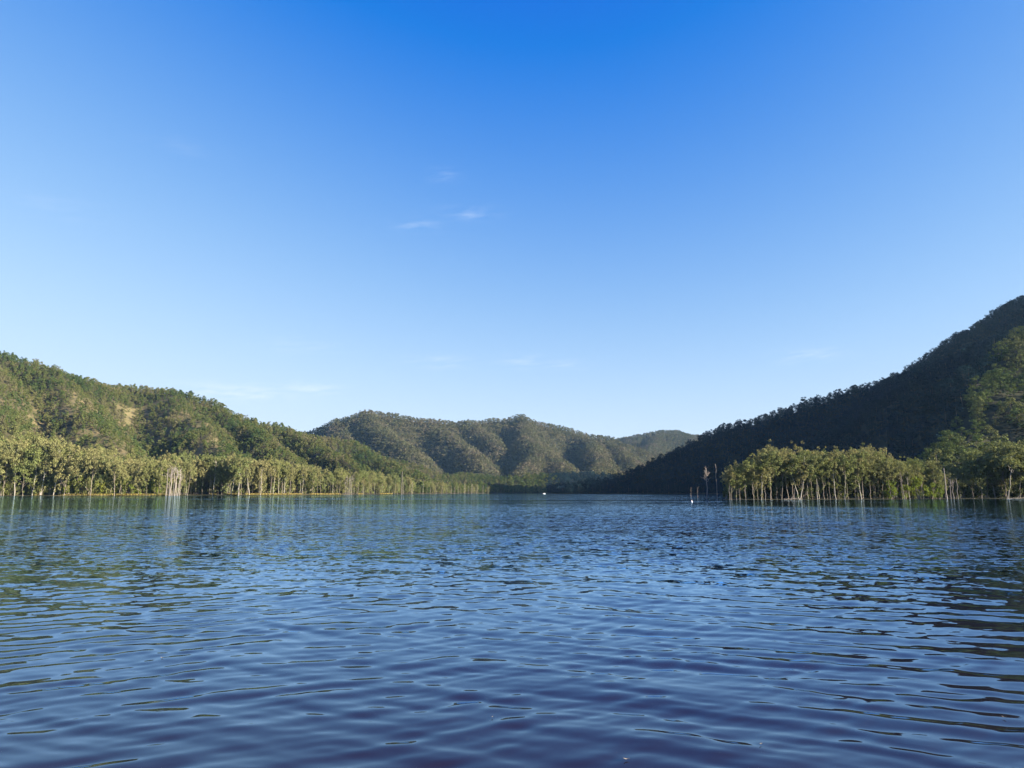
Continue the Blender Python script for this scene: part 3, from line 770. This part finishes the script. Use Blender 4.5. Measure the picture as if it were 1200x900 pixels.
def rrow(px0, px1, step, off0, off1, kinds, shift=0.0, wid=(0.78, 1.1)):
    px = px0
    while px < px1:
        p = px + rs.uniform(-.45, .45) * step
        d = hgt(p, RSH) + rs.uniform(off0, off1)
        x, y = G(p, d)
        H = (585 - hgt(p, RTOP) - shift) / 800 * d * rs.uniform(0.72, 1.12)
        if p < 1030: lab, grp = 'golden-topped pole gum with shaded trunk in the right stand, left of the green wattles', 'pole gums of the right stand'
        elif p < 1108: lab, grp = 'leafy gum among the bright wattles ending the right stand', 'gums among the right wattles'
        else: lab, grp = 'broad gum overhanging the dark inlet right of the broken snags', 'gums over the dark inlet'
        place_gum(kinds[rs.integers(len(kinds))], x, y, max(H, 5), rs.uniform(*wid), lab, grp)
        px += step
rrow(852, 1106, 7.0, 0.0, 6.0, G_POLE + G_WHITE[:1])
rrow(856, 1106, 7.5, 7.0, 18.0, G_POLE + G_LEAFY)
rrow(866, 1106, 9.0, 20.0, 36.0, G_POLE + G_LEAFY, -2.0)
rrow(1112, 1225, 11.0, 3.0, 9.0, G_POLE, 0, (1.1, 1.5))
rrow(1112, 1225, 11.0, 10.0, 20.0, G_POLE + G_LEAFY, 0, (1.1, 1.5))
print('gums', N_GUM[0])

# ---- the rest of the flooded woodland, behind the trees one can tell apart
wood_p = protos('woodland_gum', 6, M_GUM, n=17, k=44, size=0.021, wide=0.17, low=0.10)
px = np.concatenate([rs.uniform(-30, 480, 330), rs.uniform(480, 650, 70)])
d = np.array([left_shore(p) for p in px]) + np.where(px < 480, rs.uniform(9, 46, len(px)), rs.uniform(5, 30, len(px)))
hw = np.array([(580 - hgt(p, LTOP)) / 800 for p in px]) * d * rs.uniform(0.55, 0.98, len(px))
px2 = rs.uniform(852, 1108, 110); d2 = np.array([hgt(p, RSH) for p in px2]) + rs.uniform(12, 38, 110)
hw2 = np.array([(585 - hgt(p, RTOP)) / 800 for p in px2]) * d2 * rs.uniform(0.6, 0.98, 110)
px = np.concatenate([px, px2]); d = np.concatenate([d, d2]); hw = np.concatenate([hw, hw2])
X = (px - 600) / 800 * d * 0.99; Z = np.maximum(terrain(X, d)[0], 0)
scatter('shore_woodland', X, d, Z - 0.2, hw, rs.uniform(0.8, 1.15, len(X)), wood_p, 'slender gums massed behind the front trees of both flooded shores', 8)

# ---- wattles and low scrub
SHR = []
for i in range(4):
    st, fo = bushy(101 + i); st.materials.append(M_BARK); fo.materials.append(M_BUSH); SHR.append((st, fo))
M_SCRUB = leaf_mat('scrub_leaves', [(0.05, 0.062, 0.022), (0.07, 0.08, 0.028), (0.06, 0.07, 0.022)], 0.3)
SCR = []
for i in range(3):
    st, fo = bushy(121 + i, n=12, size=0.06); st.materials.append(M_BARK); fo.materials.append(M_SCRUB); SCR.append((st, fo))
def place_shrub(pool, x, y, H, w, label, group=None, cat='shrub', nm='wattle_shrub'):
    z = max(float(terrain(np.array([x]), np.array([y]))[0][0]), -0.3)
    e = empty(nm, (x, y, z), rs.uniform(0, 6.28)); e.scale = (H * w, H * w, H)
    st, fo = pool[rs.integers(len(pool))]
    link('stems', st, None, e); link('foliage', fo, None, e)
    return tag(e, label, cat, group)
for px, top, w, off, lab in [(152, 556, 0.75, 4, 'rounded bright green wattle, widest on the yellow grass bank'), (168, 553, 0.7, 6, 'bright green wattle leaning on the widest one of the grass bank'),
                             (188, 545, 0.6, 5, 'tall yellow-green wattle beside the bleached dead clump'), (180, 551, 0.6, 7, 'yellow-green wattle tucked left of the tallest one by the clump'),
                             (95, 556, 0.6, 5, 'soft green wattle right of the left stand\'s white trunks'), (120, 558, 0.7, 5, 'olive wattle at the left start of the bright grass strip'),
                             (82, 561, 0.7, 3, 'low olive wattle with its base in the grass below the bleached crown'), (5, 562, 0.7, 4, 'fresh green wattle at the very left edge of the shore'),
                             (136, 560, 0.7, 6, 'dull wattle with a dark hollow left of the widest green one')]:
    d = left_shore(px) + off; x, y = G(px, d)
    place_shrub(SHR, x, y, (579 - top) / 800 * d, w, lab)
M_OLIVE = leaf_mat('olive_wattle_leaves', [(0.09, 0.105, 0.04), (0.12, 0.125, 0.045), (0.10, 0.115, 0.035)], 0.3)
OLV = []
for i in range(4):
    st, fo = bushy(141 + i, n=18, size=0.042, k=50, wide=0.5); st.materials.append(M_BARK); fo.materials.append(M_OLIVE); OLV.append((st, fo))
for i in range(40):
    px = -18 + i * 5.4 + rs.uniform(-2, 2); d = left_shore(px) + rs.uniform(2, 11); x, y = G(px, d)
    place_shrub(OLV, x, y, rs.uniform(6, 13), rs.uniform(0.5, 0.75), 'leafy olive wattle filling the gaps between trunks behind the left grass bank', 'wattles between the trunks on the left shore')
for px, top, lab in [(1043, 563, 'yellow-green wattle with a pale base, leftmost of the bright right group'), (1060, 566, 'low golden wattle drooping to the water beside the pale limb'),
                     (1076, 557, 'brightest lime wattle in the right stand'), (1090, 566, 'wide golden wattle hanging over the water left of the broken snags'), (1099, 568, 'last low wattle before the broken snags')]:
    d = hgt(px, RSH) + 1.2; x, y = G(px, d)
    place_shrub(SHR, x, y, (586 - top) / 800 * d, 0.62, lab)
for i in range(26):
    px = rs.uniform(846, 1040); d = hgt(px, RSH) + rs.uniform(8, 26); x, y = G(px, d)
    place_shrub(SCR, x, y, rs.uniform(3.0, 6.5), rs.uniform(0.6, 0.9), 'dark scrub bush in the shade behind the right stand trunks', 'scrub behind the right stand trunks', nm='scrub_bush')
for i in range(14):
    px = rs.uniform(1108, 1225); d = hgt(px, RSH) + rs.uniform(6, 16); x, y = G(px, d)
    place_shrub(SCR, x, y, rs.uniform(3.5, 7), rs.uniform(0.7, 1.0), 'dark scrub bush lining the shaded inlet', 'scrub lining the dark inlet', nm='scrub_bush')
for i in range(34):
    px = rs.uniform(200, 470); d = left_shore(px) + rs.uniform(14, 30); x, y = G(px, d)
    place_shrub(SCR, x, y, rs.uniform(3.5, 8), rs.uniform(0.6, 0.9), 'low scrub bush in the dark behind the left pole trunks', 'scrub behind the left pole trunks', nm='scrub_bush')

# ---- dead trees
def dead(seed, branches=7, r0=0.02, start=0.55, reach=0.16, fork=False):
    rng = np.random.default_rng(seed); w = Wood(); b = Wood()
    p, r = limb(rng, (0, 0, -0.1), (rng.normal(0, .02), rng.normal(0, .02), 0.86 if branches else 1.0), r0, r0 * (0.35 if branches else 0.5), 7, 0.010); w.add(p, r, 7)
    for i in range(branches):
        z = rng.uniform(start, 0.86); a = rng.uniform(0, 6.28); st = p[0] + (p[-1] - p[0]) * (z + 0.1) / 0.96
        en = st + np.array([math.cos(a) * reach * rng.uniform(.4, 1), math.sin(a) * reach * rng.uniform(.4, 1), rng.uniform(0.04, 0.17)])
        q, qr = limb(rng, st, en, r0 * 0.45, r0 * 0.15, 5, 0.09); b.add(q, qr, 5)
        for j in range(2):
            e2 = q[2] + np.array([rng.normal(0, reach * .4), rng.normal(0, reach * .4), rng.uniform(0.02, .09)])
            q2, qr2 = limb(rng, q[2], e2, r0 * 0.22, r0 * 0.08, 3, 0.08); b.add(q2, qr2, 4)
    t = w.mesh('dead_trunk'); t.materials.append(M_DEAD)
    br = None
    if branches: br = b.mesh('dead_branches'); br.materials.append(M_DEAD)
    return t, br
DEAD = [dead(201 + i, branches=6 + i, r0=0.013) for i in range(4)]
BARE_POLE = [dead(221 + i, branches=0, r0=0.012) for i in range(3)]
STUBBY = [dead(231 + i, branches=3, r0=0.015, start=0.5, reach=0.2) for i in range(3)]
def place_dead(pair, x, y, H, label, group=None, nm='dead_tree', w=1.0, zmin=-1.2):
    z = max(float(terrain(np.array([x]), np.array([y]))[0][0]), zmin)
    e = empty(nm, (x, y, z), rs.uniform(0, 6.28)); e.scale = (H * w, H * w, H - min(z, 0))
    link('trunk', pair[0], None, e)
    if pair[1]: link('branches', pair[1], None, e)
    return tag(e, label, 'dead tree', group)
for i in range(9):
    px = 196 + i * 1.9 + rs.uniform(-.5, .5); d = left_shore(px) - rs.uniform(1, 6); x, y = G(px, d)
    place_dead((DEAD + STUBBY)[rs.integers(7)], x, y, rs.uniform(13, 20), 'bleached pinkish dead trunk in the dense clump at the end of the grass bank', 'bleached dead clump at the bank end')
for i in range(5):
    px = 405 + i * 1.8; d = left_shore(px) - 1; x, y = G(px, d)
    place_dead((DEAD + STUBBY)[rs.integers(7)], x, y, rs.uniform(12, 17), 'dusty pink dead trunk in the small clump within the low tapering line', 'small dead clump in the low line')
x, y = G(71, left_shore(71) + 2); place_dead(DEAD[3], x, y, 19, 'branchy bleached dead tree with a tangled white crown inside the left stand', w=1.2)
for px, top, lab in [(471, 553, 'lone pale dead pole ending the low tapering line'), (496, 563, 'tallest pale dead pole standing in open water off the far flat'), (483, 565, 'short dead pole between the lone pole and the tallest one')]:
    d = left_shore(px) - 4; x, y = G(px, d)
    place_dead(BARE_POLE[px % 3], x, y, (579.5 - top) / 800 * d, lab, nm='dead_pole', w=1.3)
for px in (505, 511, 518, 524, 529, 533, 537, 540, 545, 549, 553, 559, 566, 572, 580, 588):
    d = left_shore(px) - rs.uniform(2, 10); x, y = G(px, d)
    place_dead(BARE_POLE[px % 3], x, y, rs.uniform(6, 14) * d / 900, 'thin grey dead pole standing in water before the low far flat', 'drowned poles before the far flat', nm='dead_pole', w=1.4)
x, y = G(828, 232); place_dead(dead(251, branches=14, r0=0.018, start=0.5, reach=0.13), x, y, 10.8, 'solitary white dead tree with a bushy bare top, in water off the right stand', w=1.25)
x, y = G(839.5, 250); place_dead(BARE_POLE[1], x, y, 12.5, 'tall thin bare grey pole beside the solitary white dead tree', nm='dead_pole', w=0.8)
for px, d, H, lab in [(817, 300, 5, 'dim dead snag against the shaded hill, next to the solitary white dead tree'), (809, 330, 5.5, 'faint dead snag against the shaded hill, farthest out from the right stand')]:
    x, y = G(px, d); place_dead(STUBBY[px % 3], x, y, H, lab, nm='snag', w=0.9, zmin=-0.8)
for px, top, k, lab in [(1107.5, 552, BARE_POLE[0], 'thick grey broken snag, tallest of those at the inlet mouth'), (1112.5, 561, STUBBY[1], 'grey snag with a side stub beside the thickest one at the inlet mouth'),
                     (1115, 562, STUBBY[2], 'forked snag with a branch reaching outward at the inlet mouth'), (1121, 564, BARE_POLE[2], 'shorter snag set apart on the inner side of the inlet mouth')]:
    d = 226; x, y = G(px, d); place_dead(k, x, y, (588 - top) / 800 * d, lab, nm='snag', w=1.5)
x, y = G(1058, 225); place_dead(DEAD[0], x, y, 9.5, 'white forked dead limb among the bright wattles of the right stand')
for px, H in ((854, 4.5), (873, 4.8), (896, 4.0), (930, 3.5)):
    x, y = G(px, hgt(px, RSH) - 2); place_dead(BARE_POLE[int(px) % 3], x, y, H, 'short cut-off dead stem standing in water at the foot of the right stand', 'short stems at the foot of the right stand', nm='dead_snag', w=1.6)

def log(px, d, L, rz, label):
    rng = np.random.default_rng(int(px)); w = Wood()
    p, r = limb(rng, (-L / 2, 0, 0.12), (L / 2, 0, 0.25), 0.13, 0.06, 8, 0.02); w.add(p, r, 7)
    q, qr = limb(rng, p[3], p[3] + np.array([0.9, 0.3, 0.9]), 0.07, 0.03, 3, 0.04); w.add(q, qr, 5)
    me = w.mesh('log'); me.materials.append(M_DEAD)
    x, y = G(px, d); o = link('fallen_log', me); o.location = (x, y, max(0, float(terrain(np.array([x]), np.array([y]))[0][0]))); o.rotation_euler = (0, 0, rz)
    tag(o, label, 'log')
log(927, 212.5, 5.5, 0.15, 'pale fallen log lying at the waterline left of the V-shaped twin gum')
log(1192, 234, 8, -0.1, 'long fallen log lying in the dark inlet at the right edge')

# ---- cured grass along the left bank
def bank_grass():
    rng = np.random.default_rng(9); n = 15000
    px = rng.uniform(-40, 470, n); ok = ((px > 70) & (px < 196)) | ((px > 288) & (px < 400) & (vnoise(px / 9, px * 0 + 3) > 0.3)) | (vnoise(px / 9, px * 0 + 7) > 0.72)
    px = px[ok]; n = len(px)
    d = np.array([left_shore(p) for p in px]) + rng.uniform(0.2, 1.0, n) ** 1.5 * 9
    X = (px - 600) / 800 * d * 0.99; Z = np.maximum(terrain(X, d)[0], 0)
    h = rng.uniform(0.4, 1.1, n); a = rng.uniform(0, 6.28, n); w_ = rng.uniform(0.1, 0.22, n); lx = rng.normal(0, .25, n); ly = rng.normal(0, .25, n)
    u = np.stack([np.cos(a) * w_, np.sin(a) * w_, 0 * a], -1); B = np.stack([X, d, Z - 0.03], -1); T = B + np.stack([lx, ly, h], -1)
    V = np.stack([B - u, B + u, T + u * 0.3, T - u * 0.3], 1).reshape(-1, 3)
    me = arr_mesh('bank_grass', V, np.arange(len(V)).reshape(-1, 4))
    o = link('bank_grass', me, leaf_mat('cured_grass', [(0.19, 0.16, 0.055), (0.21, 0.17, 0.06)], 0.3))
    tag(o, 'yellow cured grass along the left waterline', 'grass', kind='stuff')
bank_grass()

# ---- small boat and marker buoy
def boat():
    import bmesh
    x, y = G(637.5, 760)
    e = empty('motor_boat', (x, y, 0.0), 0.25)
    e.scale = (0.55, 0.55, 0.55)
    tag(e, 'tiny white motor boat on the water before the mountain foot', 'boat')
    L = 5.2; secs = []
    for t in np.linspace(0, 1, 9):
        w_ = 1.05 * (1 - max(0, (t - 0.45) / 0.55) ** 2.2) + 0.02; sh = 0.65 + 0.35 * t * t; kx = -0.3 + 0.28 * max(0, t - .7) / .3
        xx = -L / 2 + L * t
        secs.append([(xx, -w_, sh), (xx, -w_ * 0.85, 0.1), (xx, 0, kx), (xx, w_ * 0.85, 0.1), (xx, w_, sh), (xx, w_ * 0.88, sh), (xx, w_ * 0.75, 0.25), (xx, -w_ * 0.75, 0.25), (xx, -w_ * 0.88, sh)])
    V = np.array(secs).reshape(-1, 3); k = 9; F = []
    for i in range(8):
        for j in range(k): F.append((i * k + j, i * k + (j + 1) % k, (i + 1) * k + (j + 1) % k, (i + 1) * k + j))
    F += [(0, 1, 2, 3), (0, 3, 4, 5), (0, 5, 6, 7), (0, 7, 8, 8)]
    me = bpy.data.meshes.new('hull'); me.from_pydata([tuple(v) for v in V], [], [tuple(dict.fromkeys(f)) for f in F]); me.update()
    link('hull', me, plain_mat('white_paint', (0.8, 0.8, 0.8), 0.35), e)
    def box(name, c, s, m, taper=1.0):
        bm = bmesh.new(); bmesh.ops.create_cube(bm, size=1)
        for v in bm.verts:
            f = taper if v.co.z > 0 else 1.0
            v.co = Vector((c[0] + v.co.x * s[0] * f, c[1] + v.co.y * s[1] * f, c[2] + v.co.z * s[2]))
        bmesh.ops.bevel(bm, geom=bm.edges[:], offset=min(s) * 0.12, segments=2, affect='EDGES')
        me = bpy.data.meshes.new(name); bm.to_mesh(me); bm.free(); link(name, me, m, e)
    box('console', (0.1, 0, 0.75), (0.7, 0.8, 0.95), plain_mat('white_gelcoat', (0.78, 0.78, 0.78), 0.3), 0.85)
    box('windscreen', (0.42, 0, 1.35), (0.06, 0.8, 0.4), plain_mat('tinted_screen', (0.05, 0.06, 0.07), 0.1))
    box('canopy', (0.0, 0, 2.05), (1.9, 1.5, 0.08), plain_mat('white_canvas', (0.75, 0.75, 0.75), 0.8))
    for sx in (-0.8, 0.8):
        for sy in (-0.65, 0.65): box('canopy_post', (sx, sy, 1.25), (0.05, 0.05, 1.55), plain_mat('post_metal', (0.6, 0.6, 0.6), 0.3, 0.8))
    box('outboard_motor', (-L / 2 - 0.25, 0, 0.8), (0.45, 0.4, 0.65), plain_mat('dark_motor', (0.05, 0.05, 0.06), 0.4), 0.8)
boat()
def buoy():
    x, y = G(810, 172)
    prof = [(0.02, -0.35), (0.22, -0.3), (0.30, -0.05), (0.29, 0.12), (0.2, 0.3), (0.1, 0.45), (0.07, 0.75), (0.0, 0.8)]
    V = []; n = 14
    for r_, z in prof:
        for i in range(n): V.append((r_ * math.cos(6.2832 * i / n), r_ * math.sin(6.2832 * i / n), z))
    F = [(i * n + j, i * n + (j + 1) % n, (i + 1) * n + (j + 1) % n, (i + 1) * n + j) for i in range(len(prof) - 1) for j in range(n)]
    me = arr_mesh('buoy', V, F, True); o = link('marker_buoy', me, plain_mat('buoy_white', (0.78, 0.75, 0.75), 0.4)); o.location = (x, y, 0); o.rotation_euler = (0.1, -0.2, 0); o.scale = (0.55,) * 3
    tag(o, 'small white marker buoy floating off the solitary dead tree', 'buoy')
buoy()

# ---- scraps afloat near the shore the viewer stands on
def floating(px, py, size, rz, label):
    k = CAM_H / -((math.sin(PITCH) + (450 - py) / 800 * math.cos(PITCH)))
    x = (px - 600) / 800 * k; y = (math.cos(PITCH) - (450 - py) / 800 * math.sin(PITCH)) * k
    n = 9; V = []; F = []
    for i in range(n):
        t = i / (n - 1); w_ = 0.17 * math.sin(math.pi * min(1, t * 0.94 + 0.03)) ** 0.8; up = 0.16 * (2 * t - 1) ** 2
        for j, (sy, sz) in enumerate(((-1, 0.07), (0, 0), (1, 0.07))): V.append((t - 0.5, sy * w_ + 0.08 * math.sin(3 * t), up + sz))
    for i in range(n - 1):
        for j in range(2): F.append((i * 3 + j, i * 3 + j + 1, (i + 1) * 3 + j + 1, (i + 1) * 3 + j))
    me = arr_mesh('leaf', np.array(V) * size, F, True)
    o = link('floating_leaf', me, plain_mat('dry_leaf', (0.22, 0.18, 0.14), 0.7)); o.location = (x, y, 0.015); o.rotation_euler = (0.05, 0.1, rz)
    tag(o, label, 'leaf')
floating(892, 874, 0.05, 0.6, 'curled pale leaf floating on the foreground ripples, right of centre near the bottom')
floating(577, 842, 0.035, 1.1, 'tiny pale leaf floating nearest the middle of the foreground water')
floating(1177, 842, 0.05, 2.0, 'small pale leaf floating in the bottom right corner of the lake')
floating(734, 892, 0.06, 0.2, 'longest dry leaf floating at the very bottom edge')
floating(190, 772, 0.055, 2.6, 'dry leaf floating on the left foreground ripples')

# ------------------------------------------------------------------ haze in the valley air
def haze():
    x0, x1, y0, y1, z0, z1 = -9500, 9500, -4600, 9500, -7.2, 330
    V = [(x, y, z) for z in (z0, z1) for y in (y0, y1) for x in (x0, x1)]
    F = [(0, 2, 3, 1), (4, 5, 7, 6), (0, 1, 5, 4), (2, 6, 7, 3), (0, 4, 6, 2), (1, 3, 7, 5)]
    me = arr_mesh('haze', V, F)
    m = bpy.data.materials.new('valley_haze'); m.use_nodes = True; nt = m.node_tree; nt.nodes.clear()
    out = nt.nodes.new('ShaderNodeOutputMaterial'); v = nt.nodes.new('ShaderNodeVolumePrincipled')
    v.inputs['Color'].default_value = (0.36, 0.65, 1.0, 1); v.inputs['Density'].default_value = 3.3e-5; v.inputs['Anisotropy'].default_value = 0.2
    nt.links.new(v.outputs[0], out.inputs['Volume'])
    tag(link('haze', me, m), 'thin blue haze in the valley air', 'haze', kind='stuff')
haze()
